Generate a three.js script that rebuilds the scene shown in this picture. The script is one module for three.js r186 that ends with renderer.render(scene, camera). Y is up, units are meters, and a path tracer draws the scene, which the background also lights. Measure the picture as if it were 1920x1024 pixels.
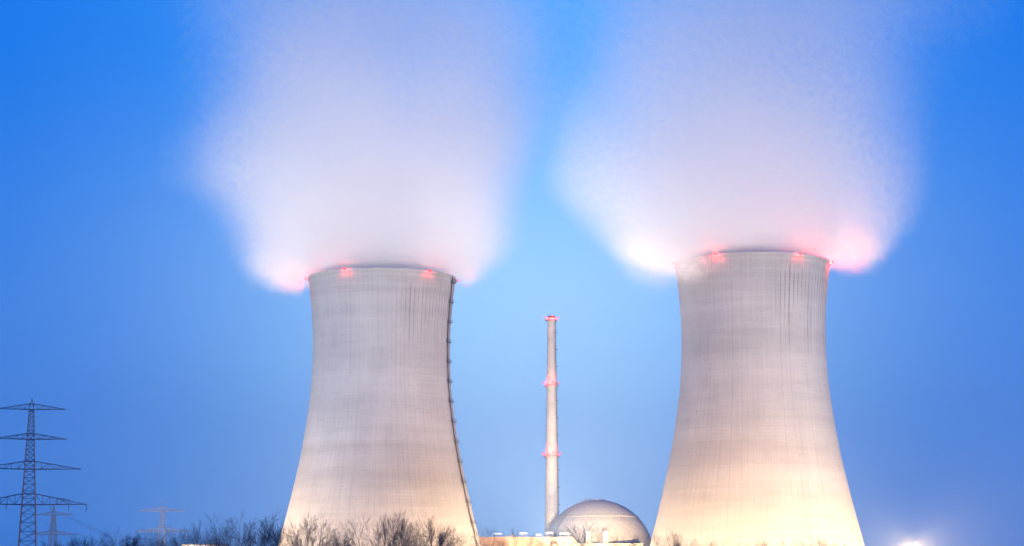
import * as THREE from 'three';
import { mergeGeometries } from 'three/addons/utils/BufferGeometryUtils.js';

// ------------------------------------------------------------------ camera, sky, sun, exposure
const R = Math.PI / 180, PITCH = 8.28 * R, FOCAL = 4107, EYE = 1.7;         // focal length in pixels of the 1920 x 1024 frame
const scene = new THREE.Scene();
const camera = new THREE.PerspectiveCamera(2 * Math.atan(512 / FOCAL) / R, 1920 / 1024, 1, 12000);
camera.position.set(0, EYE, 0);
camera.rotation.x = PITCH;
const renderer = new THREE.WebGLRenderer();
renderer.toneMapping = THREE.LinearToneMapping;
renderer.toneMappingExposure = 1;
renderer.shadowMap.enabled = true;

function curve(keys, x) {                                                      // piecewise smooth interpolation of [x, value...] rows
  if (x <= keys[0][0]) return keys[0].slice(1);
  for (let i = 1; i < keys.length; i++) if (x <= keys[i][0]) {
    let t = (x - keys[i - 1][0]) / (keys[i][0] - keys[i - 1][0]); t = t * t * (3 - 2 * t);
    return keys[i].slice(1).map((b, k) => keys[i - 1][k + 1] * (1 - t) + b * t);
  }
  return keys[keys.length - 1].slice(1);
}
{ // clear dusk sky: deep blue all round, afterglow of the set sun low in the sky behind the plant
  const W = 2048, H = 1024, d = new Float32Array(W * H * 4);
  const deep = [[-90, 0.004, 0.115, 0.50], [0, 0.006, 0.165, 0.62], [5, 0.003, 0.158, 0.66], [16, 0.001, 0.145, 0.68], [40, 0.002, 0.130, 0.60], [90, 0.004, 0.115, 0.52]];
  const glow = [[-90, 0, 0, 0], [-6, 0.18, 0.20, 0.10], [1, 0.36, 0.43, 0.30], [7.2, 0.34, 0.50, 0.38], [14.5, 0.05, 0.21, 0.28], [26, 0.005, 0.04, 0.06], [50, 0, 0, 0]];
  for (let j = 0; j < H; j++) {
    const el = ((j + 0.5) / H - 0.5) * 180, b = curve(deep, el), g = curve(glow, el);
    for (let i = 0; i < W; i++) {
      let az = ((i + 0.5) / W - 0.25) * 360 - 0.4; az = ((az + 540) % 360) - 180;
      const w = 0.96 * Math.exp(-Math.pow(Math.abs(az) / 8.2, 2)) + 0.04 * Math.exp(-Math.pow(az / 30, 2)), o = (j * W + i) * 4;
      for (let k = 0; k < 3; k++) d[o + k] = (b[k] + g[k] * w) * 1.32;
      d[o + 3] = 1;
    }
  }
  const t = new THREE.DataTexture(d, W, H, THREE.RGBAFormat, THREE.FloatType);
  t.mapping = THREE.EquirectangularReflectionMapping; t.magFilter = THREE.LinearFilter; t.needsUpdate = true;
  scene.background = t; scene.environment = t;
}
const sun = new THREE.DirectionalLight(new THREE.Color(1, 0.72, 0.6), 0.12);  // what is left of the afterglow
sun.position.set(10, 120, -1200); sun.target.position.set(0, 0, 0); sun.shadow.radius = 40; sun.castShadow = true;
Object.assign(sun.shadow.camera, { left: -500, right: 500, top: 400, bottom: -100, near: 1, far: 3000 });
scene.add(sun, sun.target);

// ------------------------------------------------------------------ helpers
let seed = 12345;
const rnd = () => { seed = (seed + 0x6d2b79f5) | 0; let t = Math.imul(seed ^ (seed >>> 15), 1 | seed); t = (t + Math.imul(t ^ (t >>> 7), 61 | t)) ^ t; return ((t ^ (t >>> 14)) >>> 0) / 4294967296; };
const gauss = () => Math.sqrt(-2 * Math.log(rnd() + 1e-9)) * Math.cos(6.283185 * rnd());
const V = (x, y, z) => new THREE.Vector3(x, y, z);
const used = new Map();
function numbered(n) { const k = used.get(n) ?? 0; used.set(n, k + 1); return k ? n + '_' + String(k).padStart(3, '0') : n; }
function at(px, py, D) {                                                       // the point at the distance D (along -z) that the photograph shows at this pixel
  const d = V((px - 960) / FOCAL, (512 - py) / FOCAL, -1).applyAxisAngle(V(1, 0, 0), PITCH);
  return V(d.x * D / -d.z, EYE + d.y * D / -d.z, -D);
}
function tag(o, label, category, group, kind) { o.userData.label = label; if (category) o.userData.category = category; if (group) o.userData.group = group; if (kind) o.userData.kind = kind; return o; }
function thing(name, label, category, pos, group) {
  const o = new THREE.Group(); o.name = numbered(name); if (pos) o.position.copy(pos); scene.add(o); return tag(o, label, category, group);
}
function part(name, geo, mat, parent) {
  const m = new THREE.Mesh(geo, mat); m.name = parent === scene ? numbered(name) : name; m.castShadow = m.receiveShadow = true; parent.add(m); return m;
}
function copyOf(o, label, group) {
  const c = o.clone(); c.name = numbered(o.name.replace(/_\d+$/, '')); c.userData = { ...o.userData }; scene.add(c); return tag(c, label, null, group);
}
const box = (w, h, d, x = 0, y = 0, z = 0) => new THREE.BoxGeometry(w, h, d).translate(x, y, z);
function bars(list, sides = 4) {                                               // straight tapered bars [a, b, radius at a, radius at b] in one geometry
  const P = [], N = [], I = [], q = new THREE.Quaternion(), up = V(0, 1, 0), d = V(), c = V();
  for (const [a, b, ra, rb = ra] of list) {
    d.subVectors(b, a); if (d.lengthSq() < 1e-10) continue; q.setFromUnitVectors(up, d.normalize());
    const s = P.length / 3;
    for (let e = 0; e < 2; e++) for (let k = 0; k < sides; k++) {
      const w = (k + 0.5) / sides * 6.283185; c.set(Math.cos(w), 0, Math.sin(w)).applyQuaternion(q);
      const r = e ? rb : ra, o = e ? b : a; P.push(o.x + c.x * r, o.y + c.y * r, o.z + c.z * r); N.push(c.x, c.y, c.z);
    }
    for (let k = 0; k < sides; k++) { const n = (k + 1) % sides; I.push(s + k, s + sides + k, s + n, s + n, s + sides + k, s + sides + n); }
  }
  const g = new THREE.BufferGeometry();
  g.setAttribute('position', new THREE.Float32BufferAttribute(P, 3)); g.setAttribute('normal', new THREE.Float32BufferAttribute(N, 3)); g.setIndex(I);
  return g;
}
const mat = (r, g, b, rough = 0.9, more = {}) => new THREE.MeshStandardMaterial({ color: new THREE.Color().setRGB(r, g, b), roughness: rough, ...more });
// value noise that repeats every n cells, for textures and for the steam
const lattice = new Float32Array(65536); for (let i = 0; i < 65536; i++) lattice[i] = rnd();
const cell = (x, y, z) => lattice[(Math.imul(x, 73856093) ^ Math.imul(y, 19349663) ^ Math.imul(z, 83492791)) & 65535];
const ease = (t) => t * t * (3 - 2 * t);
function noise3(x, y, z, wrap = 0) {
  const xi = Math.floor(x), yi = Math.floor(y), zi = Math.floor(z), u = ease(x - xi), v = ease(y - yi), w = ease(z - zi), m = (a) => wrap ? ((a % wrap) + wrap) % wrap : a;
  const x0 = m(xi), x1 = m(xi + 1), L = (a, b, t) => a + (b - a) * t;
  return L(L(L(cell(x0, yi, zi), cell(x1, yi, zi), u), L(cell(x0, yi + 1, zi), cell(x1, yi + 1, zi), u), v), L(L(cell(x0, yi, zi + 1), cell(x1, yi, zi + 1), u), L(cell(x0, yi + 1, zi + 1), cell(x1, yi + 1, zi + 1), u), v), w);
}
const fbm = (x, y, z, n = 4) => { let s = 0, a = 0.5, t = 0; for (let i = 0; i < n; i++) { s += a * noise3(x, y, z); t += a; x = x * 2.03 + 7.1; y = y * 2.03 + 3.7; z = z * 2.03 + 1.9; a *= 0.5; } return s / t; };

// ------------------------------------------------------------------ materials
const steel = mat(0.20, 0.21, 0.22, 0.6, { metalness: 0.4 }), darkSteel = mat(0.07, 0.075, 0.08, 0.7, { metalness: 0.3 }), paleSteel = mat(0.42, 0.42, 0.40, 0.6, { metalness: 0.2 });
const redGlass = new THREE.MeshStandardMaterial({ color: 0x661008, emissive: new THREE.Color(1, 0.035, 0.022), emissiveIntensity: 2.6, roughness: 0.3 });
const warmGlass = new THREE.MeshStandardMaterial({ color: 0xfff0d0, emissive: new THREE.Color(1, 0.82, 0.5), emissiveIntensity: 6, roughness: 0.3 });

// ------------------------------------------------------------------ ground
{
  const n = 256, d = new Uint8Array(n * n * 4);
  for (let j = 0; j < n; j++) for (let i = 0; i < n; i++) { const v = 0.6 + 0.4 * fbm(i / 24, j / 24, 3, 4) + 0.15 * (rnd() - 0.5), o = (j * n + i) * 4; d[o] = 96 * v; d[o + 1] = 98 * v; d[o + 2] = 66 * v; d[o + 3] = 255; }
  const t = new THREE.DataTexture(d, n, n); t.wrapS = t.wrapT = THREE.RepeatWrapping; t.magFilter = THREE.LinearFilter; t.colorSpace = THREE.SRGBColorSpace; t.repeat.set(100, 100); t.needsUpdate = true;
  const g = part('ground', new THREE.PlaneGeometry(5000, 5000).rotateX(-Math.PI / 2).translate(0, 0, -900), new THREE.MeshStandardMaterial({ map: t, roughness: 1 }), scene);
  tag(g, 'dark winter meadow in front of the power plant', 'ground', null, 'structure');
  const y = part('yard', new THREE.CircleGeometry(330, 64).rotateX(-Math.PI / 2).translate(25, 0.02, -1080), mat(0.22, 0.21, 0.2, 0.95), scene);
  tag(y, 'paved concrete yard round the cooling towers', 'yard', null, 'structure');
}

// ------------------------------------------------------------------ cooling towers
const PROFILE = [[0, 50.2], [12, 47.3], [22, 44.9], [39, 40.6], [63, 35.4], [87, 31.9], [100, 31.0], [113, 30.8], [128, 31.7], [144, 33.5]];
const profile = new THREE.CatmullRomCurve3(PROFILE.map(([h, r]) => V(h, r, 0)), false, 'centripetal');
const radiusAt = (() => { const p = profile.getPoints(800); return (h) => { for (let i = 1; i < p.length; i++) if (p[i].x >= h) { const t = (h - p[i - 1].x) / (p[i].x - p[i - 1].x); return p[i - 1].y + (p[i].y - p[i - 1].y) * t; } return p[p.length - 1].y; }; })();
const RIM = 141.5, FOOT = 11;
function lathe(rows, segs, v0 = 0, v1 = 1, uScale = 1) {                       // rows of [r, h, nr, nh, v]; a pair of rows makes a band, bands do not share vertices
  const P = [], N = [], U = [], I = [];
  for (let b = 0; b < rows.length; b += 2) {
    const s = P.length / 3;
    for (const [r, h, nr, nh, v] of [rows[b], rows[b + 1]]) for (let k = 0; k <= segs; k++) {
      const a = k / segs * 6.283185307, x = Math.sin(a), z = Math.cos(a); P.push(r * x, h, r * z); N.push(nr * x, nh, nr * z); U.push(k / segs * uScale, v);
    }
    for (let k = 0; k < segs; k++) { const p = s + k, q = p + segs + 1; I.push(p, p + 1, q, q, p + 1, q + 1); }
  }
  const g = new THREE.BufferGeometry();
  g.setAttribute('position', new THREE.Float32BufferAttribute(P, 3)); g.setAttribute('normal', new THREE.Float32BufferAttribute(N, 3)); g.setAttribute('uv', new THREE.Float32BufferAttribute(U, 2)); g.setIndex(I);
  return g;
}
function shellTexture(seedShift, streaks) {                                    // weathered concrete: formwork joints up the shell, soot and water streaks under the rim
  const W = 2048, H = 1024, d = new Uint8Array(W * H * 4), JOINTS = 96, streak = [];
  for (let k = 0; k < JOINTS; k++) {
    const az = ((k / JOINTS * 360 + 180) % 360) - 180; let s = 0;
    for (const [a0, a1, amount, len] of streaks) { const m = Math.min((az - a0) / 14, (a1 - az) / 10); if (m > 0) s = Math.max(s, amount * Math.min(1, m)); }
    streak.push({ s: s * (0.5 + 0.6 * rnd()), len: 0.08 + 0.19 * rnd(), from: 0.965 - 0.035 * rnd(), w: 0.06 + 0.045 * rnd(), base: 0.03 + 0.065 * rnd() * (k % 2 ? 0.3 : 1.4) });
  }
  for (let j = 0; j < H; j++) {
    const v = (j + 0.5) / H;
    for (let i = 0; i < W; i++) {
      const u = (i + 0.5) / W, o = (j * W + i) * 4, c = Math.cos(u * 6.2832), s = Math.sin(u * 6.2832);
      let t = 1 - 0.045 * (fbm(c * 5 + seedShift, s * 5, v * 9, 4) - 0.5) * 2 - 0.03 * (fbm(c * 40, s * 40 + seedShift, v * 16, 2) - 0.5) * 2 - 0.03 * (rnd() - 0.5) * 2;
      t *= 1 - 0.038 * (fbm(c * 2.5 + 9, s * 2.5 + seedShift, v * 90, 2) - 0.5) * 2;
      const f = u * JOINTS, k = Math.round(f) % JOINTS, q = streak[k], dist = Math.abs(f - Math.round(f));
      t *= 1 - q.base * Math.exp(-Math.pow(dist / 0.055, 2)) * (0.6 + 0.8 * noise3(k * 3.1, v * 40, 5));
      { const f2 = u * JOINTS * 2, d2 = Math.abs(f2 - Math.round(f2)); t *= 1 - 0.022 * Math.exp(-Math.pow(d2 / 0.09, 2)); const f3 = v * 92, d3 = Math.abs(f3 - Math.round(f3)); t *= 1 - 0.018 * Math.exp(-Math.pow(d3 / 0.14, 2)); }
      if (q.s > 0) {                                                           // dark water streak below the rim, ragged at its end
        const down = q.from - v, end = q.len * (0.8 + 0.4 * noise3(k * 1.7, v * 60, 2));
        if (down > -0.01 && down < end * 1.25) {
          const fade = Math.min(1, Math.max(0, (down + 0.01) / 0.02)) * Math.min(1, Math.max(0, (end * 1.25 - down) / (end * 0.6)));
          t *= 1 - q.s * fade * Math.exp(-Math.pow(dist / q.w, 2)) * (0.55 + 0.7 * noise3(k * 5.3, v * 70, 8));
        }
      }
      t = Math.min(1, t * 0.9); d[o] = 252 * t; d[o + 1] = 250 * t; d[o + 2] = 251 * t; d[o + 3] = 255;
    }
  }
  const t = new THREE.DataTexture(d, W, H); t.wrapS = THREE.RepeatWrapping; t.magFilter = THREE.LinearFilter; t.colorSpace = THREE.SRGBColorSpace; t.needsUpdate = true; return t;
}
const redLens = new THREE.SphereGeometry(0.235, 16, 12);
function redLamp(parent, pos, out, strength, rows = 2) {                                 // an aviation obstruction lamp: bracket, base and red lens, with its light
  const l = new THREE.Group(); l.name = 'obstruction_lamp'; l.position.copy(pos); parent.add(l);
  part('bracket', mergeGeometries([box(0.12, 0.12, 1.0, 0, -0.35, -0.45), box(0.3, 0.14, 0.3, 0, -0.3, 0)]), darkSteel, l).rotation.y = Math.atan2(out.x, out.z);
  const w = Math.atan2(out.x, out.z); for (let y = 0; y < rows; y++) for (const x of [-1, 0, 1]) part('lamp_lens', redLens, redGlass, l).position.set(Math.cos(w) * x * 0.5, y * 0.5, -Math.sin(w) * x * 0.5);
  const p = new THREE.PointLight(new THREE.Color(1, 0.018, 0.022), strength); p.name = 'red_obstruction_light'; p.shadow.radius = 10; p.castShadow = true;
  parent.updateMatrixWorld(true); p.position.copy(pos.clone().applyMatrix4(parent.matrixWorld)); scene.add(p);
}
const towers = [];
function coolingTower(label, pos, map, lamps, ladderAz, toneSeed) {
  const t = thing('cooling_tower', label, 'cooling tower', pos);
  const tones = []; for (let k = 0; k < 8; k++) { const v = k === 7 ? 0.375 : 0.40 + 0.009 * k; tones.push(new THREE.MeshStandardMaterial({ color: new THREE.Color().setRGB(v * 0.985, v * 0.975, v * 1.03), map, roughness: 0.93, bumpMap: map, bumpScale: 0.06 })); }
  const inner = mat(0.22, 0.22, 0.21), LIFTS = 92, T = 0.6; let walk = 3;
  for (let k = 0; k < LIFTS; k++) {                                            // the shell, cast lift by lift
    const h0 = FOOT + (RIM - FOOT) * k / LIFTS, h1 = FOOT + (RIM - FOOT) * (k + 1) / LIFTS, r0 = radiusAt(h0), r1 = radiusAt(h1), L = Math.hypot(r1 - r0, h1 - h0), nr = (h1 - h0) / L, nh = -(r1 - r0) / L, e = 0.018, v0 = k / LIFTS, v1 = (k + 1) / LIFTS, rr = (f) => r0 + (r1 - r0) * f;
    const g = lathe([[r0 - e, h0, 0.7, -0.7, v0], [rr(0.03), h0 + e, 0.7, -0.7, v0], [rr(0.03), h0 + e, nr, nh, v0], [rr(0.97), h1 - e, nr, nh, v1], [rr(0.97), h1 - e, 0.7, 0.7, v1], [r1 - e, h1, 0.7, 0.7, v1]], 160);
    walk = Math.max(0, Math.min(6, walk + Math.round((noise3(k * 0.9, toneSeed, 1) - 0.5) * 5 + (3 - walk) * 0.3)));
    const top = k > LIFTS - 8 + 3 * (noise3(k, toneSeed, 4) - 0.5) ? (k % 3 ? 7 : 0) : k > LIFTS - 14 ? Math.max(0, walk - 2) : walk;
    part('concrete_lift', g, tones[top], t);
  }
  const lin = []; for (let k = 0; k < 20; k++) { const h0 = FOOT + (RIM - FOOT) * k / 20, h1 = FOOT + (RIM - FOOT) * (k + 1) / 20; lin.push([radiusAt(h1) - T, h1, -1, 0, 0], [radiusAt(h0) - T, h0, -1, 0, 0]); }
  part('inner_shell', lathe(lin, 96), inner, t);
  const rr = radiusAt(RIM);
  part('rim_ring', lathe([[rr + 0.25, RIM - 0.9, 0.7, -0.7, 0.98], [rr + 0.3, RIM - 0.8, 0.7, -0.7, 0.98], [rr + 0.3, RIM - 0.8, 1, 0, 0.98], [rr + 0.3, RIM + 0.35, 1, 0, 1], [rr + 0.3, RIM + 0.35, 0, 1, 1], [rr - 1.2, RIM + 0.35, 0, 1, 1], [rr - 1.2, RIM + 0.35, -1, 0, 1], [rr - 1.2, RIM - 0.5, -1, 0, 1]], 160), tones[0], t);
  part('foot_ring', lathe([[radiusAt(FOOT) + 0.2, FOOT - 0.7, 1, 0, 0], [radiusAt(FOOT) + 0.2, FOOT - 0.02, 1, 0, 0.01], [radiusAt(FOOT) - 1, FOOT - 0.7, 0, -1, 0], [radiusAt(FOOT) + 0.2, FOOT - 0.7, 0, -1, 0]], 160), tones[2], t);
  const n = 44, a = V(0, 0, radiusAt(0) + 1.5), col = bars([[V(0, 0, radiusAt(0) + 1.5), V(Math.sin(Math.PI / n) * radiusAt(FOOT), FOOT - 0.6, Math.cos(Math.PI / n) * radiusAt(FOOT) - 0.4), 0.45]], 6), col2 = bars([[V(0, 0, radiusAt(0) + 1.5), V(-Math.sin(Math.PI / n) * radiusAt(FOOT), FOOT - 0.6, Math.cos(Math.PI / n) * radiusAt(FOOT) - 0.4), 0.45]], 6);
  for (let k = 0; k < n; k++) for (const g of [col, col2]) part('leg', g, tones[3], t).rotation.y = k / n * 2 * Math.PI;
  if (ladderAz !== null) {                                                     // caged ladder up one meridian with resting platforms
    const az = ladderAz * R, rail = [], cage = [], pt = (h, off, side) => { const r = radiusAt(h) + off; return V(Math.sin(az) * r + Math.cos(az) * side, h, Math.cos(az) * r - Math.sin(az) * side); };
    for (let h = 14; h < RIM - 1; h += 2.2) { for (const s of [-0.35, 0.35]) rail.push([pt(h, 0.35, s), pt(h + 2.2, 0.35, s), 0.08]); rail.push([pt(h, 0.15, 0.62), pt(h + 2.2, 0.15, 0.62), 0.2]); for (let q = 0; q < 7; q++) rail.push([pt(h + q * 0.31, 0.35, -0.35), pt(h + q * 0.31, 0.35, 0.35), 0.025]); }
    for (let h = 15; h < RIM - 1; h += 1.1) { const ring = [[0.3, -0.5], [0.9, -0.6], [1.25, 0], [0.9, 0.6], [0.3, 0.5]]; for (let q = 0; q < 4; q++) cage.push([pt(h, ring[q][0], ring[q][1]), pt(h, ring[q + 1][0], ring[q + 1][1]), 0.04]); for (const [o, s] of ring.slice(1, 4)) cage.push([pt(h, o, s), pt(h + 1.1, o, s), 0.03]); }
    part('ladder', bars(rail), darkSteel, t); part('ladder_cage', bars(cage, 3), darkSteel, t);
    for (let h = RIM - 3; h > 16; h -= 8.9) {
      const list = [], c = [[0.1, -1.3], [1.9, -1.3], [1.9, 1.3], [0.1, 1.3]];
      for (let q = 0; q < 3; q++) for (const y of [0.6, 1.15]) list.push([pt(h + y, ...c[q]), pt(h + y, ...c[q + 1]), 0.05]);
      for (const k of c) list.push([pt(h, ...k), pt(h + 1.15, ...k), 0.06]);
      for (let q = 0; q < 12; q++) { const s = -1.3 + 2.6 * q / 11; list.push([pt(h, 0.1, s), pt(h, 1.9, s), 0.11]); }
      for (const s of [-1.1, 1.1]) list.push([pt(h, 1.7, s), pt(h - 1.6, 0.05, s), 0.08]);
      part('ladder_platform', bars(list), darkSteel, t);
    }
  }
  for (const [deg, strength, dh] of lamps) { const s = Math.sin(deg * R), c = Math.cos(deg * R); redLamp(t, V(s * (rr + 1.3), RIM - 0.1 + (dh ?? 0), c * (rr + 1.3)), V(s, 0, c), strength); }
  towers.push(t);
  return t;
}
const LEFT = V(-58.7, 0, -980), RIGHT = V(103.7, 0, -935);
coolingTower('pale hyperboloid concrete cooling tower with a dark caged ladder up its right side', LEFT, shellTexture(0, [[12, 88, 0.36]]), [[-88, 1300], [-25, 300], [41, 340], [98, 420], [160, 200], [218, 200]], 74, 11.3);
coolingTower('pale hyperboloid concrete cooling tower beside the dome, steam spilling over its left rim', RIGHT, shellTexture(31, [[6, 86, 0.4]]), [[-86, 250], [-32, 420], [29, 320], [78, 3200], [125, 4600], [210, 200]], null, 47.9);

// ------------------------------------------------------------------ steam: clouds of droplets too small to tell apart, blown from the two rims
const FLECK = 0.042, DENSE = 260, THIN = 80;
function droplets(count, radius) {                                             // one puff: small white flecks, turned every way
  const P = [], a = V(), b = V(), c = V(), n = V();
  for (let k = 0; k < count; k++) {
    const o = V(gauss(), gauss(), gauss()).normalize().multiplyScalar(radius * Math.cbrt(rnd()));
    n.set(gauss(), gauss(), gauss()).normalize(); a.set(gauss(), gauss(), gauss()).cross(n).normalize(); b.crossVectors(n, a);
    for (let q = 0; q < 3; q++) { const w = q * 2.0944; c.copy(o).addScaledVector(a, Math.cos(w) * FLECK).addScaledVector(b, Math.sin(w) * FLECK); P.push(c.x, c.y, c.z); }
  }
  const g = new THREE.BufferGeometry(); g.setAttribute('position', new THREE.Float32BufferAttribute(P, 3)); g.computeVertexNormals(); return g;
}
const PUFFS = [droplets(DENSE, 1.8), droplets(THIN, 2.1)];
const FLECK_AREA = 0.75 * Math.sqrt(3) * FLECK * FLECK * 0.5;                  // mean area that one fleck hides
const steam = new THREE.MeshPhysicalMaterial({ color: new THREE.Color().setRGB(0.98, 0.98, 0.98), roughness: 1, specularIntensity: 0, transmission: 0.5, thickness: 0, side: THREE.DoubleSide });
function plume(base, edges, lobes, shift, label) {
  const lists = [[], []], top = edges[edges.length - 1][0], half = 116, step = V();
  const density = (x, y, z) => {                                              // square metres of droplets per cubic metre; x, y, z from the middle of the rim
    let s = 0;
    if (y > -1) {
      const [xl, xr, tau, soft, zc] = curve(edges, y), hw = (xr - xl) / 2, dw = hw * 0.92;
      const wob = (fbm(x / 52 + shift, y / 58 - shift, z / 52, 2) - 0.5);
      const rho = Math.hypot((x - (xl + xr) / 2) / hw, (z - zc) / dw) + wob * 0.46;
      const f = rho < 1 - soft ? 1 : rho > 1 + soft * 0.25 ? 0 : 1 - ease((rho - 1 + soft) / (soft * 1.25));
      if (f > 0) s += f * tau / (1.5 * dw) * (0.4 + 1.2 * fbm(x / 40 - shift, y / 52, z / 40 + shift, 2)) * Math.min(1, (y + 1) / 3 + 0.25);
    }
    for (const [lx, ly, lz, rx, ry, rz, tau] of lobes) {
      const q = Math.hypot((x - lx) / rx, (y - ly) / ry, (z - lz) / rz) + (fbm(x / 18 + lx, y / 18, z / 18, 3) - 0.5) * 0.5;
      if (q < 1) s += (1 - ease(q)) * tau / rx;
    }
    if (y < 1.5 && Math.hypot(x, z) < radiusAt(RIM + Math.min(0, y)) + 4) s = 0;
    return s;
  };
  // spread evenly: the puffs of each small column follow one another at equal amounts of steam, so that the cloud has no clots
  const C = 1.5, S = 3;
  for (let y = -16; y < top; y += C) for (let x = -half; x < half; x += C) {
    const start = (Math.round(x / C) * 0.7548776662 + Math.round(y / C) * 0.5698402910 + 1000) % 1, sum = [start, (start + 0.5) % 1];
    for (let z = -half; z < half; z += S) {
      const d = density(x + C / 2, y + C / 2, z + S / 2); if (!d) continue;
      const k = d < 0.0125 ? 1 : 0, list = lists[k];                            // thin steam is made of many thin puffs
      for (sum[k] += d * C * C * S / (FLECK_AREA * (k ? THIN : DENSE)); sum[k] >= 1; sum[k] -= 1) list.push(x + C * rnd(), y + C * rnd(), z + S * rnd());
    }
  }
  const o = new THREE.Group(); o.name = numbered('steam_plume'); scene.add(o); tag(o, label, 'steam', null, 'stuff');
  lists.forEach((list, k) => {
    const n = list.length / 3, m = new THREE.InstancedMesh(PUFFS[k], steam, n), M = new THREE.Matrix4(), q = new THREE.Quaternion(), s = V(1, 1, 1);
    for (let i = 0; i < n; i++) { q.set(gauss(), gauss(), gauss(), gauss()).normalize(); M.compose(step.set(base.x + list[3 * i], RIM + list[3 * i + 1], base.z + list[3 * i + 2]), q, s); m.setMatrixAt(i, M); }
    m.name = k ? 'thin_steam' : 'dense_steam'; m.userData.kind = 'stuff'; m.castShadow = m.receiveShadow = true; o.add(m);
  });
}
// height above the rim: left edge, right edge, depth of steam (optical), softness of the edge, shift in depth
plume(LEFT, [[-1, -52, 36, 4.4, 0.42, 0], [3, -66, 42, 4.4, 0.45, 0], [10, -74, 51, 4.2, 0.48, 0], [18, -78, 55, 4.0, 0.5, 0], [28, -81, 58, 3.8, 0.52, 0], [45, -86, 65, 3.4, 0.56, 0], [60, -85, 75, 3.0, 0.6, 0], [78, -82, 84, 2.6, 0.65, 0], [101, -84, 87, 2.1, 0.75, 0], [128, -90, 88, 1.6, 0.85, 0], [152, -96, 92, 0.6, 0.95, 0]],
  [[-45, 4, 4, 24, 13, 28, 0.9], [-38, -1, 0, 18, 9, 20, 0.9], [37, 2, 0, 12, 8, 18, 0.6]], 4.2, 'white steam plume rising from the cooling tower with the ladder');
plume(RIGHT, [[-1, -46, 38, 4.4, 0.4, 0], [3, -58, 48, 4.4, 0.45, 0], [8, -64, 56, 4.2, 0.48, 0], [19, -71, 63, 3.8, 0.52, 0], [36, -78, 66, 3.4, 0.56, 0], [54, -78, 68, 3.0, 0.6, 0], [66, -80, 72, 2.6, 0.65, 0], [89, -85, 82, 2.1, 0.75, 0], [115, -90, 96, 1.6, 0.85, 0], [142, -95, 104, 0.6, 0.95, 0]],
  [[-41, 3, 12, 27, 18, 28, 1.0], [-27, -3, 25, 19, 10, 15, 2.2], [44, 6, 2, 18, 13, 24, 1.3]], 17.7, 'white steam plume rising from the cooling tower beside the dome, pink at its right foot');

// ------------------------------------------------------------------ floodlights
function floodlight(label, x, z, y, target, color, intensity, angle, penumbra = 1) {
  const o = thing('floodlight_mast', label, 'floodlight', V(x, 0, z), 'floodlights around the cooling towers');
  part('mast', bars([[V(0, 0, 0), V(0, y - 0.6, 0), 0.16, 0.09]], 8), steel, o);
  const head = new THREE.Group(); head.name = 'lamp_head'; head.position.set(0, y, 0); o.add(head);
  head.lookAt(target.x - x + o.position.x, target.y, target.z - z + o.position.z); o.updateMatrixWorld(true); head.lookAt(target);
  part('housing', mergeGeometries([box(1.5, 1.1, 0.1, 0, 0, -0.3), box(1.5, 0.08, 0.5, 0, 0.51, -0.1), box(1.5, 0.08, 0.5, 0, -0.51, -0.1), box(0.08, 1.0, 0.5, 0.71, 0, -0.1), box(0.08, 1.0, 0.5, -0.71, 0, -0.1), box(0.12, 0.7, 0.12, 0, -0.6, -0.5)]), steel, head);
  part('lamp_lens', box(1.3, 0.9, 0.04, 0, 0, -0.05), warmGlass, head);
  const s = new THREE.SpotLight(color, intensity, 0, angle, penumbra, 2); s.name = 'floodlight_beam'; s.shadow.radius = 30; s.castShadow = true;
  const d = target.clone().sub(V(x, y, z)).normalize(); s.position.set(x, y, z).addScaledVector(d, 0.7); s.target.position.copy(target); scene.add(s, s.target);
}
const SODIUM = new THREE.Color(1, 0.69, 0.35), WHITE = new THREE.Color(1.0, 0.98, 0.90);
for (const [T, name, ring] of [[LEFT, 'tower with the ladder', [[-100, 30], [-66, 46], [-30, 22], [4, 16], [38, 34], [72, 46], [110, 30], [160, 30], [-150, 30]]], [RIGHT, 'tower beside the dome', [[-112, 36], [-76, 52], [-44, 44], [-12, 44], [20, 48], [52, 54], [86, 42], [130, 36], [-160, 36]]]])
  for (const [deg, power] of ring) {                                           // floodlights round the foot of each tower, turned up along the shell
    const s = Math.sin(deg * R), c = Math.cos(deg * R);
    floodlight('floodlight at the foot of the ' + name + ', turned up along the shell', T.x + s * 84, T.z + c * 84, 4, V(T.x + s * 43, 24, T.z + c * 43), SODIUM, power * (T === LEFT ? 860 : 570), 40 * R);
  }
const PALE = new THREE.Color(1, 0.88, 0.76);
floodlight('tall floodlight mast between the two cooling towers, turned left', 20, -880, 14, V(LEFT.x + 30, 240, LEFT.z), PALE, 72000, 45 * R);
floodlight('tall floodlight mast between the two cooling towers, turned right', 26, -880, 14, V(RIGHT.x - 40, 240, RIGHT.z), PALE, 34000, 45 * R);
floodlight('added fill floodlight mast far left of the cooling towers', -262, -770, 14, V(LEFT.x - 10, 195, LEFT.z), WHITE, 390000, 40 * R);  // unseen fill light, added to brighten the shell and the plume
floodlight('added fill floodlight mast far right of the cooling towers', 240, -720, 14, V(RIGHT.x + 10, 195, RIGHT.z), WHITE, 300000, 40 * R);  // its counterpart on the right, also added as fill
floodlight('added floodlight mast backlighting the steam, behind the tower with the ladder', -85, -1125, 14, V(LEFT.x - 10, 230, LEFT.z), WHITE, 100000, 42 * R);  // unseen lamp, added so that the back of the plume is lit
floodlight('added floodlight mast backlighting the steam, behind the tower beside the dome', 135, -1085, 14, V(RIGHT.x + 10, 230, RIGHT.z), WHITE, 100000, 42 * R);  // same added backlight for the other plume

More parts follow.
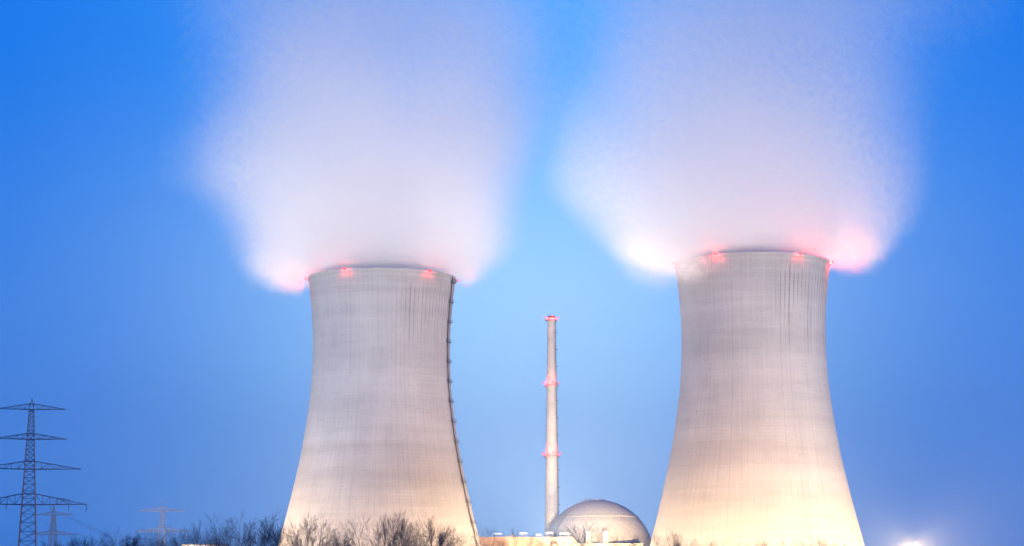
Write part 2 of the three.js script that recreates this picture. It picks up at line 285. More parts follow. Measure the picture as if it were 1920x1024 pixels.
const concreteTex = (() => {                                                   // plain weathered concrete, 8 m a side
  const n = 512, d = new Uint8Array(n * n * 4);
  for (let j = 0; j < n; j++) for (let i = 0; i < n; i++) {
    const o = (j * n + i) * 4, c = Math.cos(i / n * 6.2832), s = Math.sin(i / n * 6.2832), e = Math.cos(j / n * 6.2832), f = Math.sin(j / n * 6.2832);
    const v = 0.86 + 0.16 * (fbm(c * 1.6 + 3, s * 1.6 + e, f * 1.6 + 8, 4) - 0.5) * 2 + 0.10 * (fbm(c * 9, s * 9 + e * 0.8, f * 0.8, 3) - 0.5) * 2 + 0.05 * (rnd() - 0.5), q = Math.max(0, Math.min(1, v)) * 255; d[o] = q; d[o + 1] = q * 0.99; d[o + 2] = q * 0.97; d[o + 3] = 255;
  }
  const t = new THREE.DataTexture(d, n, n); t.wrapS = t.wrapT = THREE.RepeatWrapping; t.magFilter = THREE.LinearFilter; t.colorSpace = THREE.SRGBColorSpace; t.needsUpdate = true; return t;
})();
// ------------------------------------------------------------------ vent stack
function taperRing(r0, r1, h0, h1, e) { return [[r0 - e, h0, 0.7, -0.7, 0], [r0, h0 + e, 0.7, -0.7, 0], [r0, h0 + e, 1, 0, 0], [r1, h1 - e, 1, 0, 1], [r1, h1 - e, 0.7, 0.7, 1], [r1 - e, h1, 0.7, 0.7, 1]]; }
{
  const D = 1335, foot = at(1035, 1040, D), t = thing('vent_stack', 'slender concrete vent stack with three red-lit ring platforms, beside the dome', 'chimney', V(foot.x, 0, -D));
  const TOP = 168, rad = (h) => 5.2 - (5.2 - 2.35) * Math.pow(h / TOP, 0.8), tones = [0.40, 0.42, 0.44, 0.46].map((v) => mat(v * 1.15, v * 1.13, v * 1.1, 0.92, { map: concreteTex, bumpMap: concreteTex, bumpScale: 0.03 })), n = 42;
  for (let k = 0; k < n; k++) part('concrete_lift', lathe(taperRing(rad(TOP * k / n), rad(TOP * (k + 1) / n), TOP * k / n, TOP * (k + 1) / n, 0.04).map((q, i) => [...q.slice(0, 4), q[1] / 8]), 40, 0, 1, 3), tones[Math.floor(noise3(k * 0.8, 3, 7) * 3.99)], t);
  part('flue_liner', lathe([[1.9, TOP - 6, -1, 0, 0], [1.9, TOP + 1.2, -1, 0, 1], [1.9, TOP + 1.2, 0, 1, 0], [2.2, TOP + 1.2, 0, 1, 1], [2.2, TOP + 1.2, 1, 0, 1], [2.2, TOP - 0.5, 1, 0, 0]], 32), steel, t);
  for (const h of [166.4, 126.0, 83.0]) {
    const r = rad(h), p = new THREE.Group(); p.name = 'ring_platform'; t.add(p);
    part('deck', lathe([[r + 0.02, h, 0, -1, 0], [r + 1.5, h, 0, -1, 0], [r + 1.5, h, 1, 0, 0], [r + 1.5, h + 0.25, 1, 0, 0], [r + 1.5, h + 0.25, 0, 1, 0], [r + 0.02, h + 0.25, 0, 1, 0]], 36), steel, p);
    const l = []; for (let k = 0; k < 18; k++) { const a = k / 18 * 6.2832, b = (k + 1) / 18 * 6.2832, q = (w, y) => V(Math.sin(w) * (r + 1.45), h + y, Math.cos(w) * (r + 1.45)); l.push([q(a, 0.2), q(a, 1.4), 0.05]); for (const y of [0.8, 1.4]) l.push([q(a, y), q(b, y), 0.05]); if (k % 3 === 0) l.push([q(a, 0), V(Math.sin(a) * (r + 0.02), h - 1.8, Math.cos(a) * (r + 0.02)), 0.07]); }
    part('railing', bars(l), steel, p);
    for (const deg of [8, 98, 188, 278]) { const s = Math.sin(deg * R), c = Math.cos(deg * R); redLamp(t, V(s * (r + 2.0), h + 1.9, c * (r + 2.0)), V(s, 0, c), h > 160 ? 2800 : 1300); }
  }
  const lad = [], az = 62 * R, pt = (h, off, s) => { const r = rad(h) + off; return V(Math.sin(az) * r + Math.cos(az) * s, h, Math.cos(az) * r - Math.sin(az) * s); };
  for (let h = 4; h < TOP - 2; h += 2) { for (const s of [-0.35, 0.35]) lad.push([pt(h, 0.35, s), pt(h + 2, 0.35, s), 0.07]); lad.push([pt(h, 0.2, 0), pt(h + 2, 0.2, 0), 0.16]); for (const y of [0, 1]) { lad.push([pt(h + y, 0.35, -0.4), pt(h + y, 1.0, 0), 0.05], [pt(h + y, 1.0, 0), pt(h + y, 0.35, 0.4), 0.05]); } lad.push([pt(h, 1.0, 0), pt(h + 2, 1.0, 0), 0.04]); }
  part('ladder', bars(lad), darkSteel, t);
  for (let h = 12; h < TOP - 8; h += 10.5) part('ladder_rest', bars([[pt(h, 0, -0.8), pt(h, 1.4, -0.8), 0.12], [pt(h, 1.4, -0.8), pt(h, 1.4, 0.8), 0.12], [pt(h, 1.4, 0.8), pt(h, 0, 0.8), 0.12], [pt(h, 0.7, -0.8), pt(h, 0.7, 0.8), 0.3]]), darkSteel, t);
}

// ------------------------------------------------------------------ reactor building with its dome
{
  const D = 1300, c = at(1120.5, 1040, D), RD = 33.2, HC = 22.2, t = thing('reactor_building', 'domed concrete reactor building between the vent stack and the cooling tower', 'reactor building', V(c.x, 0, -D));
  const tones = [0.37, 0.39, 0.41].map((v) => mat(v * 1.12, v * 1.08, v * 1.03, 0.95, { map: concreteTex, bumpMap: concreteTex, bumpScale: 0.05 })), n = 12;
  for (let k = 0; k < n; k++) {
    const a0 = 90 * R * k / n, a1 = k === n - 1 ? 85.5 * R : 90 * R * (k + 1) / n, rows = [], e = 0.004, m = 3;
    const pnt = (a, s = 0) => [(RD - s) * Math.cos(a), HC + (RD - s) * Math.sin(a), Math.cos(a), Math.sin(a), a * RD / 8];
    rows.push(pnt(a0, 0.12), pnt(a0 + e));
    for (let q = 0; q < m; q++) rows.push(pnt(a0 + e + (a1 - a0 - 2 * e) * q / m), pnt(a0 + e + (a1 - a0 - 2 * e) * (q + 1) / m));
    rows.push(pnt(a1 - e), pnt(a1, 0.12));
    part('dome_course', lathe(rows, 96, 0, 1, 26), tones[[1, 1, 0, 1, 2, 0, 1, 0, 1, 0, 0, 0][k]], t);
  }
  part('drum', lathe([[RD, 0, 1, 0, 0], [RD, HC - 0.05, 1, 0, 1]], 96), tones[1], t);
  part('dome_cap', lathe([[4.6, HC + RD - 0.7, 1, 0, 0], [4.6, HC + RD + 0.2, 1, 0, 0], [4.6, HC + RD + 0.2, 0, 1, 0], [0.01, HC + RD + 0.5, 0, 1, 0]], 32), steel, t);
  part('lightning_mast', bars([[V(-1, HC + RD, 0), V(-1, HC + RD + 3, 0), 0.1], [V(1.5, HC + RD, 0), V(1.5, HC + RD + 1.6, 0), 0.08], [V(3, HC + RD - 0.2, 0), V(3, HC + RD + 1.2, 0), 0.2]]), steel, t);
  const st = [], az = -54 * R, sp = (a, o, s) => { const r = (RD + o) * Math.cos(a); return V(Math.sin(az) * r + Math.cos(az) * s, HC + (RD + o) * Math.sin(a), Math.cos(az) * r - Math.sin(az) * s); };
  for (let a = 2; a < 82; a += 2) { for (const s of [-0.7, 0.7]) { st.push([sp(a * R, 0.15, s), sp((a + 2) * R, 0.15, s), 0.16], [sp(a * R, 1.2, s), sp((a + 2) * R, 1.2, s), 0.06], [sp(a * R, 0.1, s), sp(a * R, 1.2, s), 0.05]); } for (let q = 0; q < 4; q++) st.push([sp((a + q / 2) * R, 0.2, -0.7), sp((a + q / 2) * R, 0.2, 0.7), 0.1]); }
  part('dome_stair', bars(st), steel, t);
  { const q = (a, o) => [(RD + o) * Math.cos(a * R), HC + (RD + o) * Math.sin(a * R)]; part('walkway', lathe([[...q(43.2, 0), 0.7, -0.7, 0], [...q(43.4, 0.25), 0.7, -0.7, 0], [...q(43.4, 0.25), 0.72, 0.69, 0], [...q(44.8, 0.25), 0.72, 0.69, 0], [...q(44.8, 0.25), 0.1, 1, 0], [...q(45, 0), 0.1, 1, 0]], 96), tones[1], t); }
}
{ // annex in front of the dome, two lit stairwell windows above its roof line
  const D = 1258, l = at(1079, 1019, D), r = at(1206, 1019, D), t = thing('annex_building', 'low pale annex with two lit stair towers in front of the dome', 'building', V((l.x + r.x) / 2, 0, -D)), w = r.x - l.x, h = l.y;
  const wall = mat(0.42, 0.38, 0.32), pal = mat(0.46, 0.43, 0.38), n = 13;
  part('core', box(w - 0.4, h - 0.1, 17.6, 0, (h - 0.1) / 2, -9.1), wall, t);
  const pg = box(w / n - 0.16, h - 0.6, 0.25); for (let k = 0; k < n; k++) part('wall_panel', pg, k % 3 ? wall : pal, t).position.set(-w / 2 + (k + 0.5) * w / n, (h - 0.6) / 2, -0.15);
  part('roof_edge', box(w + 0.4, 0.55, 18.6, 0, h - 0.27, -9.1), pal, t);
  for (const px of [1103.5, 1136]) {
    const p = at(px, 1003, D), s = new THREE.Group(); s.name = 'stair_tower'; s.position.set(p.x - t.position.x, 0, -3); t.add(s);
    part('tower_wall', box(3, p.y + 2.4, 5, 0, (p.y + 2.4) / 2 + 0.01, -2.8), wall, s);
    part('window_frame', mergeGeometries([box(2.7, 0.25, 0.3, 0, p.y + 2.1, -0.2), box(2.7, 0.25, 0.3, 0, p.y - 2.1, -0.2), box(0.25, 3.95, 0.3, 1.2, p.y, -0.2), box(0.25, 3.95, 0.3, -1.2, p.y, -0.2)]), pal, s);
    part('lit_window', box(2.1, 3.9, 0.08, 0, p.y, -0.22), new THREE.MeshStandardMaterial({ color: 0xfff2cc, emissive: new THREE.Color(1, 0.86, 0.5), emissiveIntensity: 0.95 }), s);
  }
}
{ // turbine hall
  const D = 1238, l = at(886, 1007, D), r = at(1074, 1007, D), t = thing('turbine_hall', 'orange lit turbine hall with roof vents between the tower and the dome', 'building', V((l.x + r.x) / 2, 0, -D)), w = r.x - l.x, h = l.y;
  const clad = [0.40, 0.43, 0.46].map((v) => mat(v, v * 0.76, v * 0.52, 0.7)), white = mat(0.75, 0.75, 0.73, 0.6), n = 17, pg = box(w / n - 0.14, h - 0.7, 0.25);  // ochre tint puts part of the orange lamplight into the cladding colour
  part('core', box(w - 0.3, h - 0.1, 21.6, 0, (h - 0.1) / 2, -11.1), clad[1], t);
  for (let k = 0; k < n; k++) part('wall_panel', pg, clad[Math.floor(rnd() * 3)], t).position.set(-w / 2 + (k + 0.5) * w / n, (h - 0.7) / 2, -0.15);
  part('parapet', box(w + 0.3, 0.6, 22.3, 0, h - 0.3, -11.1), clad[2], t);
  part('gutter', box(w + 0.5, 0.22, 0.22, 0, h - 0.75, 0.12), steel, t);
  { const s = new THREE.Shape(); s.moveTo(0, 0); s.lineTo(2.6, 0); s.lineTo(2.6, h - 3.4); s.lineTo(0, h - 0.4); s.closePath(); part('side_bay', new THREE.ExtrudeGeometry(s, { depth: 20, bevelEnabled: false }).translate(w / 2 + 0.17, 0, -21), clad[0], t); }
  for (const [px, ww, hh, kind] of [[933, 15, 5, 0], [960, 13, 2.2, 1], [981, 15, 6, 2], [1010, 10, 3.4, 0], [1030, 13, 6.5, 2], [1059, 19, 5, 0]]) {
    const p = at(px, 1007, D + 4), W = ww * 0.302, Hh = hh * 0.302 + 0.5, v = new THREE.Group(); v.name = 'roof_vent'; v.position.set(p.x - t.position.x, h, -4); t.add(v);
    if (kind === 1) part('duct', mergeGeometries([box(W, Hh, 1.5, 0, Hh / 2 + 0.02, 0), box(W * 0.3, Hh * 0.6, 1.6, W * 0.2, Hh * 1.25, 0)]), steel, v);
    else {
      part('cap', mergeGeometries([box(W, 0.55, 2.2, 0, Hh - 0.27, 0), box(W * 0.86, 0.25, 1.8, 0, Hh + 0.13, 0)]), white, v);
      const l2 = []; for (const sx of [-0.42, -0.14, 0.14, 0.42]) for (const sz of [-0.8, 0.8]) l2.push([V(sx * W, 0, sz), V(sx * W, Hh - 0.5, sz), 0.12]);
      if (kind === 2) for (const sz of [-0.8, 0.8]) l2.push([V(-0.42 * W, Hh * 0.5, sz), V(0.42 * W, Hh * 0.5, sz), 0.09]);
      part('stand', bars(l2), white, v);
    }
  }
}
{ // pale switchgear hall far behind the trees on the left
  const D = 1262, l = at(340, 1021, D), r = at(424, 1021, D), t = thing('switchgear_hall', 'pale low hall lit behind the bare trees left of the towers', 'building', V((l.x + r.x) / 2, 0, -D)), w = r.x - l.x, h = l.y, wall = mat(0.6, 0.56, 0.55), n = 8, pg = box(w / n - 0.15, h - 0.5, 0.25);
  part('core', box(w - 0.3, h - 0.1, 13.6, 0, (h - 0.1) / 2, -7.1), wall, t);
  for (let k = 0; k < n; k++) part('wall_panel', pg, wall, t).position.set(-w / 2 + (k + 0.5) * w / n, (h - 0.5) / 2, -0.15);
  part('roof_edge', box(w + 0.3, 0.5, 14.4, 0, h - 0.25, -7.1), steel, t);
}

// ------------------------------------------------------------------ power pylons
function pylon(label, px, py, D, o) {                                          // o: heights, half widths of the mast, arms [height, half length, root height above, insulator places]
  const foot = at(px, py, D), t = thing('power_pylon', label, 'pylon', V(foot.x, 0, -D)), H = o.h, w = (h) => Math.max(0.12, (o.w0 + (o.w1 - o.w0) * h / o.arms[0][0]) / 2), L = [];
  const cnr = (h, k) => V((k & 1 ? 1 : -1) * w(h), h, (k & 2 ? 1 : -1) * w(h)), ring = [0, 1, 3, 2];
  for (const k of ring) { L.push([cnr(0, k), cnr(o.arms[0][0], k), o.m * 1.5, o.m * 1.1], [cnr(o.arms[0][0], k), V(0, H, 0), o.m]); }
  for (let h = 0; h < o.arms[0][0] - 0.5;) {
    const s = Math.max(1.6, w(h) * 1.15), h2 = Math.min(o.arms[0][0], h + s);
    for (let q = 0; q < 4; q++) { const a = ring[q], b = ring[(q + 1) % 4]; L.push([cnr(h, a), cnr(h2, b), o.m * 0.62], [cnr(h, b), cnr(h2, a), o.m * 0.62]); if (o.rungs) L.push([cnr(h, a), cnr(h, b), o.m * 0.5]); }
    h = h2;
  }
  part('mast', bars(L), o.mat, t);
  for (const [h, len, root, ins] of o.arms) {
    const A = [];
    for (const s of [-1, 1]) {
      const tip = V(s * len, h + 0.15, 0), nb = 7;
      for (const k of [0, 2]) {
        const b0 = cnr(h, k | (s > 0 ? 1 : 0)), t0 = cnr(h + root, k | (s > 0 ? 1 : 0));
        A.push([b0, tip, o.m * 1.15, o.m * 0.8], [t0, tip, o.m * 0.85]);
        for (let q = 0; q < nb; q++) { const f = q / nb, g = (q + 1) / nb, B = (u) => b0.clone().lerp(tip, u), T = (u) => t0.clone().lerp(tip, u); A.push([B(f), T(f), o.m * 0.45], [q % 2 ? B(f) : T(f), q % 2 ? T(g) : B(g), o.m * 0.45]); }
      }
      A.push([cnr(h, s > 0 ? 1 : 0), cnr(h, s > 0 ? 3 : 2), o.m * 0.7]);
    }
    for (let q = 0; q < 4; q++) for (const hh of [h, h + root]) A.push([cnr(hh, ring[q]), cnr(hh, ring[(q + 1) % 4]), o.m]);
    for (const [x0, x1] of o.hump && h === o.arms[3]?.[0] ? [[9, 13.4], [-13.4, -9]] : []) { A.push([V(x0, h, 0), V(x0, h + 2.3, 0), o.m * 0.8], [V(x1, h, 0), V(x0, h + 2.3, 0), o.m * 0.8], [V(x0, h + 2.3, 0), V(x1, h + 0.1, 0), o.m * 0.7], [V(x1, h, 0), V(x1, h + 1.8, 0), o.m * 0.6], [V(x0, h + 2.3, 0), V(x1, h + 1.8, 0), o.m * 0.6]); }
    part('cross_arm', bars(A), o.mat, t);
    for (const [x, len2] of ins) {
      const I = [[V(0, 0, 0), V(0, -len2, 0), o.m * 0.7]]; for (let y = 0.3; y < len2 - 0.2; y += 0.35) I.push([V(0, -y, 0), V(0, -y - 0.16, 0), o.m * 1.5, o.m * 0.8]);
      part('insulator', bars(I, 6), o.mat, t).position.set(x, h, 0);
    }
  }
  if (o.turn) t.rotation.y = o.turn;
  return t;
}
const galvanised = mat(0.30, 0.31, 0.31, 0.7, { metalness: 0.2 });
pylon('tall dark four-armed lattice pylon at the left edge', 50.5, 1040, 735, { h: 66, w0: 7.1, w1: 1.55, m: 0.15, mat: galvanised, hump: true, turn: 0.16, rungs: true,
  arms: [[62.3, 11.4, 1.9, []], [52.3, 12, 1.9, []], [42.3, 17, 2.6, [[-10.6, 5.2]]], [30.5, 19.2, 3.6, [[7.3, 1.9], [13.2, 1.9], [19.0, 2.0], [-7.3, 1.9], [-13.2, 1.9], [-19, 2]]]] });
const lit = { h: 56.8, w0: 8.4, w1: 1.9, m: 0.17, mat: galvanised, arms: [[50.6, 14.2, 2.2, []], [38, 16.6, 2.6, [[-16, 1.8], [16, 1.8], [-8, 1.8], [8, 1.8]]]] };
pylon('pale lit lattice pylon with two arms rising behind the bare trees', 303, 1040, 1350, { ...lit, turn: 0.1 });
pylon('faint pale lattice pylon just right of the tall dark pylon', 98, 1040, 1420, { ...lit, h: 57.5, turn: -0.25 });
pylon('small distant lattice pylon left of the pale lit one', 255, 1040, 1950, { ...lit, h: 52, arms: [[47.2, 9, 2, []], [36, 11, 2, []]], turn: 0.3 });
for (const [a, b, w] of [[[112, 962, 1412], [250, 1030, 1300], 0], [[120, 963, 1412], [262, 1030, 1300], 1], [[140, 999, 1410], [244, 1030, 1300], 2]]) {   // line down to the switchyard
  const p = at(...a), q = at(...b), pts = []; for (let k = 0; k <= 10; k++) { const f = k / 10, v = p.clone().lerp(q, f); v.y -= 3 * f * (1 - f); pts.push(v); }
  tag(part('power_line', bars(pts.slice(1).map((v, k) => [pts[k], v, 0.11])), paleSteel, scene), ['upper power line sloping down from the faint pale pylon', 'second power line sloping down from the faint pale pylon', 'lowest power line leaving the lower arm of the faint pale pylon'][w], 'power line', 'lines from the faint pylon');
}
{ // gantry that takes the lines
  const p = at(252, 1030, 1300), t = thing('line_gantry', 'thin steel gantry taking the sloping power lines behind the trees', 'gantry', V(p.x, 0, -1300));
  for (const x of [-7, 7]) part('post', bars([[V(x - 0.8, 0, 0), V(x, p.y, 0), 0.2], [V(x + 0.8, 0, 0), V(x, p.y, 0), 0.2]]), paleSteel, t);
  part('beam', bars([[V(-7, p.y - 0.1, 0), V(7, p.y - 0.1, 0), 0.2], [V(-7, p.y - 1.2, 0), V(7, p.y - 1.2, 0), 0.16]]), paleSteel, t);
}

// ------------------------------------------------------------------ bare winter trees
const bark = [mat(0.060, 0.048, 0.036, 0.95), mat(0.048, 0.040, 0.032, 0.95), mat(0.072, 0.055, 0.040, 0.95)];
function bareTree(o) {                                                         // unit tree 1 m high: trunk and a crown of forking limbs, branches and twigs
  const trunk = [], crown = [], axis = V(), side = V();
  function grow(p, d, len, r, depth) {
    let q = p.clone(), e = d.clone(), rr = r; const n = depth === o.depth ? 5 : depth > 1 ? 4 : 3, list = depth === o.depth ? trunk : crown, spin = rnd() * 6.28;
    for (let k = 0; k < n; k++) {
      e.add(V(gauss(), gauss() * 0.5, gauss()).multiplyScalar(o.crook * (depth === o.depth ? 0.35 : 1))); e.y += o.up * (1 - Math.abs(e.y)); e.normalize();
      const s = q.clone().addScaledVector(e, len / n * (0.8 + 0.4 * rnd())), r2 = rr * (1 - 0.55 / n); list.push([q, s, rr, r2]); q = s; rr = r2;
      if (depth > 0 && (depth < o.depth || k >= o.clear)) {
        const kids = k === n - 1 ? 2 : rnd() < o.thin ? 1 : 2;
        for (let c = 0; c < kids; c++) {
          axis.copy(Math.abs(e.y) > 0.9 ? V(1, 0, 0) : V(0, 1, 0)); side.crossVectors(e, axis).normalize().applyAxisAngle(e, spin + k * 2.4 + c * 3.1 + gauss() * 0.4);
          const a = (k === n - 1 ? 0.35 : o.fork) * (0.75 + 0.5 * rnd());
          grow(q, e.clone().multiplyScalar(Math.cos(a)).addScaledVector(side, Math.sin(a)).normalize(), len * (depth === o.depth ? o.limb : 0.62) * (0.75 + 0.45 * rnd()) * (1 - 0.25 * k / n), Math.max(0.00115, rr * (0.5 + 0.2 * rnd())), depth - 1);
        }
      }
    }
  }
  const stems = o.stems ?? 1;
  for (let s = 0; s < stems; s++) grow(V((rnd() - 0.5) * 0.06 * stems, 0, (rnd() - 0.5) * 0.06 * stems), V(gauss() * 0.05 * stems, 1, gauss() * 0.05 * stems).normalize(), o.len * (0.85 + 0.3 * rnd()), o.r / Math.sqrt(stems), o.depth);
  const g = [bars(trunk, 6), bars(crown, 3)], ys = g[1].attributes.position.array.filter((v, k) => k % 3 === 1).sort(), top = ys[Math.floor(ys.length * 0.997)]; for (const q of g) q.scale(1 / top, 1 / top, 1 / top);
  return g;
}
const KIND = [
  () => bareTree({ depth: 4, len: 0.7, r: 0.017, up: 0.05, crook: 0.10, fork: 0.75, clear: 1, thin: 0.45, limb: 0.62 }),
  () => bareTree({ depth: 4, len: 0.8, r: 0.016, up: 0.10, crook: 0.08, fork: 0.6, clear: 1, thin: 0.6, limb: 0.45 }),
  () => bareTree({ depth: 3, len: 0.75, r: 0.014, up: 0.06, crook: 0.10, fork: 0.7, clear: 1, thin: 0.4, limb: 0.5, stems: 4 }),
  () => bareTree({ depth: 4, len: 0.62, r: 0.018, up: 0.03, crook: 0.13, fork: 0.85, clear: 1, thin: 0.4, limb: 0.75 }),
  () => bareTree({ depth: 3, len: 0.95, r: 0.012, up: 0.14, crook: 0.06, fork: 0.5, clear: 0, thin: 0.3, limb: 0.34 }),
  () => bareTree({ depth: 4, len: 0.75, r: 0.019, up: 0.06, crook: 0.10, fork: 0.65, clear: 0, thin: 0.15, limb: 0.5 }),
];
const grown = KIND.map((f) => f());
function tree(kind, px, top, D, wide, label, group) {
  const p = at(px, top, D), t = thing('bare_tree', label, 'tree', V(p.x, 0, -D), group), k = Math.floor(rnd() * 3);
  part('trunk', grown[kind][0], bark[k], t); part('crown', grown[kind][1], bark[k], t);
  const f = kind === 2 ? 0.72 : kind === 0 || kind === 3 ? 0.85 : 1; t.scale.set(p.y * wide * f, p.y, p.y * wide * f); t.rotation.y = rnd() * 6.28;
}
const G1 = 'bare trees against the blue sky on the left', G2 = 'bare trees before the left cooling tower', G3 = 'bare trees before the right cooling tower', G4 = 'bare trees before the plant buildings';
[ [5, 100, 1014, 560, 1, 'low dark bush at the foot of the tall dark pylon', G1], [5, 134, 1007, 560, 1, 'dark rounded bush right of the tall dark pylon', G1], [2, 160, 1011, 590, 1, 'thin bare shrub right of the dark rounded bush', G1],
  [2, 196, 996, 600, 1, 'bluish bare tree, leftmost of the row on the left', G1], [0, 228, 992, 600, 0.8, 'bluish bare tree left of the small distant pylon', G1], [5, 240, 1006, 560, 0.8, 'dark low bush under the small distant pylon', G1], [2, 262, 1009, 600, 1, 'low bare shrub right of the small distant pylon', G1], [0, 277, 987, 610, 0.8, 'bare tree just left of the pale lit pylon', G1],
  [5, 290, 1008, 555, 0.7, 'dark bush at the foot of the pale lit pylon', G1], [4, 322, 984, 590, 1, 'thin upright bare tree just right of the pale lit pylon', G1], [2, 345, 996, 600, 1, 'bushy bare tree before the pale low hall, left end', G1], [4, 370, 973, 590, 0.9, 'slender upright bare tree before the middle of the pale low hall', G1], [2, 388, 990, 600, 1, 'bushy bare tree before the pale low hall, right half', G1], [4, 407, 962, 570, 1.3, 'tall narrow bare tree, highest before the pale low hall', G1],
  [2, 424, 990, 590, 1, 'low bushy bare tree right of the pale low hall', G1], [0, 455, 962, 560, 0.85, 'wide bluish bare tree, first of three left of the tower', G1], [0, 487, 957, 550, 0.85, 'tallest wide bare tree, middle of three left of the tower', G1], [3, 514, 969, 560, 0.8, 'dense bare tree right at the left edge of the tower', G1],
  [2, 540, 980, 530, 1, 'bare multi-stemmed tree at the lower left corner of the tower', G2], [1, 566, 965, 525, 1, 'brown bare tree before the left quarter of the tower', G2], [0, 590, 964, 520, 0.75, 'tallest brown bare tree before the left half of the tower', G2], [2, 616, 984, 530, 1, 'lower bare tree right of the tallest brown one', G2],
  [4, 651, 973, 540, 1, 'slim bare tree before the middle left of the tower', G2], [4, 680, 965, 530, 1.2, 'upright bare tree with two spires before the tower middle', G2], [1, 702, 973, 530, 0.8, 'small bare tree left of the dark columnar tree', G2], [4, 718, 963, 520, 1, 'dark narrow columnar tree before the tower', G2], [4, 719, 966, 518, 0.8, 'slim bare tree entwined with the columnar tree', G2], [4, 737, 966, 525, 1, 'slim bare tree right of the columnar tree', G2],
  [5, 757, 961, 500, 0.7, 'thick dark twiggy tree before the tower', G2], [2, 775, 978, 510, 1, 'dark bare shrub right of the thick dark tree', G2], [5, 810, 970, 500, 0.8, 'wide dark bare tree before the right half of the tower', G2], [3, 838, 986, 520, 0.8, 'smaller bare tree right of the wide dark one', G2], [2, 884, 1002, 530, 1, 'low bare shrub at the lower right corner of the tower', G2],
  [2, 628, 996, 515, 1.1, 'low twiggy shrub between two bare trees before the tower', G2], [2, 665, 992, 512, 1.1, 'low twiggy shrub before the tower middle', G2], [2, 790, 994, 500, 1.1, 'dark low thicket right of the thick dark tree', G2], [2, 742, 998, 508, 1.1, 'dark low thicket left of the thick dark tree', G2],
  [0, 908, 982, 560, 0.7, 'bluish bare tree at the left end of the turbine hall', G4], [2, 926, 989, 570, 0.9, 'small bare tree before the left end of the turbine hall', G4], [4, 967, 990, 560, 1, 'thin bare tree before the middle of the turbine hall', G4], [4, 985, 996, 560, 1, 'short thin bare tree before the middle of the turbine hall', G4], [4, 1031, 994, 560, 1, 'thin bare tree before the foot of the vent stack', G4],
  [4, 1083, 986, 560, 1.6, 'dark bare tree left of the two lit windows', G4], [4, 1097, 978, 550, 1.2, 'tallest thin bare tree before the dome', G4], [4, 1119, 990, 560, 1.2, 'bare tree between the two lit windows', G4], [4, 1210, 996, 570, 1, 'thin bare tree before the right edge of the dome', G4],
  [4, 1232, 997, 580, 1.2, 'thin bare tree at the lower left corner of the right tower', G3], [4, 1246, 1000, 580, 1, 'second thin bare tree at the left foot of the right tower', G3], [0, 1275, 989, 570, 0.75, 'twiggy bare tree, largest before the right tower', G3], [2, 1310, 1016, 570, 1, 'low shrub right of the largest tree before the right tower', G3], [4, 1341, 1015, 580, 1, 'low thin shrub before the right tower, left of its middle', G3], [4, 1367, 1006, 580, 1, 'small upright bare tree before the right tower, left of its middle', G3],
  [2, 1458, 1014, 580, 1, 'low rounded shrub before the right tower, right of its middle', G3], [4, 1474, 1013, 580, 1, 'small pointed shrub beside the low rounded one', G3], [0, 1517, 1005, 580, 0.8, 'bare treetop before the right part of the right tower', G3], [2, 1545, 1015, 580, 1, 'low shrub, rightmost before the right tower', G3],
  [1, 176, 1002, 590, 0.9, 'small bare tree left of the leftmost taller one in the row', G1], [0, 211, 1000, 610, 0.7, 'low bare tree between the two first trees of the row', G1], [3, 250, 1001, 610, 0.7, 'low bare tree just left of the small distant pylon mast', G1], [1, 305, 997, 600, 0.9, 'bare tree in front of the pale lit pylon mast', G1], [0, 334, 1000, 610, 0.7, 'low bare tree right of the thin upright one', G1], [1, 358, 986, 600, 0.8, 'bare tree left of the slender upright one', G1], [3, 398, 984, 610, 0.7, 'bare tree crowded behind the tall narrow one', G1], [0, 437, 980, 590, 0.75, 'bare tree left of the first wide bluish one', G1], [3, 470, 975, 590, 0.7, 'bare tree filling the gap between the two wide bluish ones', G1], [1, 502, 978, 590, 0.8, 'bare tree left of the dense one at the tower edge', G1],
  [1, 528, 985, 560, 0.8, 'small bare tree straddling the left edge of the tower', G2], [3, 553, 984, 560, 0.7, 'low bare tree left of the brown one before the tower', G2], [3, 638, 990, 560, 0.7, 'low bare tree left of the slim one before the tower', G2], [1, 826, 982, 560, 0.8, 'thin bare tree just right of the wide dark one', G2], [3, 860, 1000, 560, 0.7, 'low bare tree before the right quarter of the tower', G2],
  [3, 1292, 1008, 600, 0.7, 'low bare tree touching the largest one before the right tower', G3], [1, 1392, 1014, 600, 0.8, 'low bare shrub before the middle of the right tower', G3], [3, 1500, 1012, 600, 0.7, 'low bare tree left of the treetop before the right tower', G3], [1, 1262, 1002, 590, 0.9, 'bare tree left of the largest one before the right tower', G3], [3, 1326, 1009, 590, 0.8, 'low twiggy tree left of the low thin shrub', G3], [1, 1420, 1012, 590, 0.9, 'low bare tree before the right tower, just right of its middle', G3], [0, 1440, 1009, 580, 0.7, 'bare treetop left of the low rounded shrub', G3], [3, 1532, 1009, 590, 0.8, 'low bare tree right of the treetop before the right tower', G3], [1, 1572, 1014, 590, 0.8, 'low bare shrub at the lower right corner of the right tower', G3],
  [1, 944, 998, 570, 0.8, 'bare tree before the left third of the turbine hall', G4], [3, 1003, 1001, 570, 0.7, 'low bare tree before the right half of the turbine hall', G4], [1, 1056, 998, 570, 0.8, 'bare tree before the right end of the turbine hall', G4], [3, 1146, 1002, 570, 0.7, 'low bare tree right of the two lit windows', G4], [1, 1178, 1004, 570, 0.8, 'low bare tree before the right part of the dome', G4],
].forEach((a) => tree(...a));

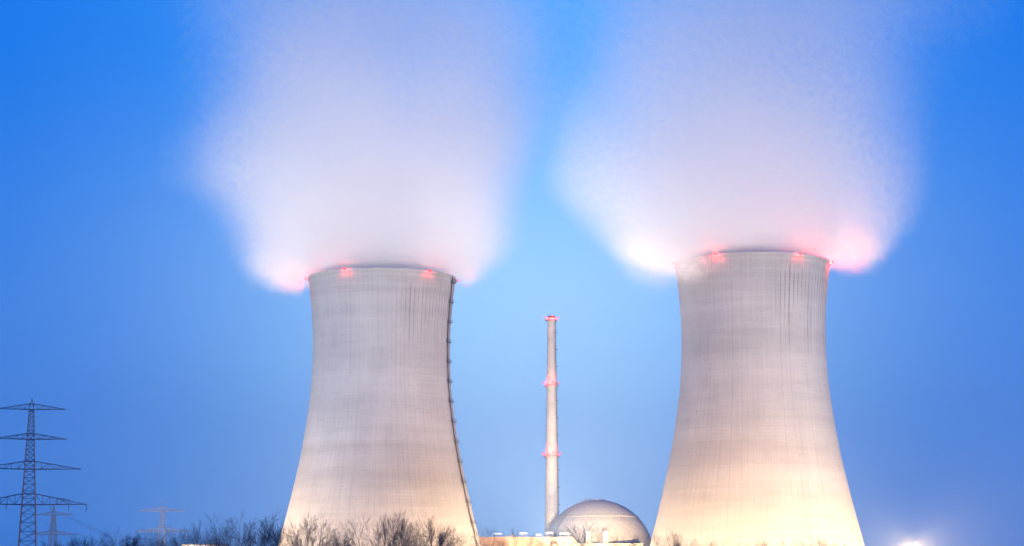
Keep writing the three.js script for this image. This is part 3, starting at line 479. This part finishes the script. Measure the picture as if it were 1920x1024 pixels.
// ------------------------------------------------------------------ more lamps of the plant
const ORANGE = new THREE.Color(1, 0.50, 0.17);
floodlight('low floodlight mast before the turbine hall, left', -2, -1200, 9, V(-4, 24, -1238), ORANGE, 15000, 62 * R);
floodlight('low floodlight mast before the turbine hall, right', 22, -1200, 9, V(24, 24, -1238), ORANGE, 15000, 62 * R);
floodlight('tall floodlight mast before the dome, left', 52, -1195, 20, V(46, 38, -1280), SODIUM, 46000, 40 * R);
floodlight('tall floodlight mast before the dome, right', 82, -1195, 20, V(60, 38, -1280), SODIUM, 46000, 40 * R);
floodlight('floodlight mast between the towers turned back to the vent stack and the dome', 22, -1000, 14, V(27, 118, -1335), new THREE.Color(1, 0.82, 0.70), 860000, 20 * R);
floodlight('low floodlight behind the turbine hall turned to the vent stack', 6, -1284, 8, V(22, 45, -1335), SODIUM, 15000, 60 * R);
floodlight('floodlight mast among the switchyard pylons', -205, -1225, 10, V(-210, 30, -1350), SODIUM, 70000, 62 * R);
floodlight('floodlight mast before the pale low hall', -178, -1232, 8, V(-178, 22, -1262), new THREE.Color(1, 0.7, 0.55), 800, 60 * R);
{ // street lamp whose head stands just under the lower right edge of the view
  const p = at(1712, 1023.5, 740), o = thing('street_lamp', 'tall lamp mast right of the right cooling tower', 'lamp mast', V(p.x, 0, -740));
  part('mast', bars([[V(0, 0, 0), V(0, p.y - 0.3, 0), 0.2, 0.1]], 8), steel, o); part('lamp_head', new THREE.CylinderGeometry(0.5, 0.3, 0.3, 16).translate(0, p.y + 0.35, 0), steel, o);
  part('lamp_lens', new THREE.SphereGeometry(0.24, 16, 12).translate(0, p.y, 0), warmGlass, o);
  const l = new THREE.PointLight(new THREE.Color(1, 0.52, 0.17), 130000); l.name = 'street_lamp_light'; l.position.copy(p); l.shadow.radius = 10; l.castShadow = true; scene.add(l);
}
scene.fog = new THREE.FogExp2(new THREE.Color(0.60, 0.82, 1.0), 0.00018);

renderer.render(scene, camera);
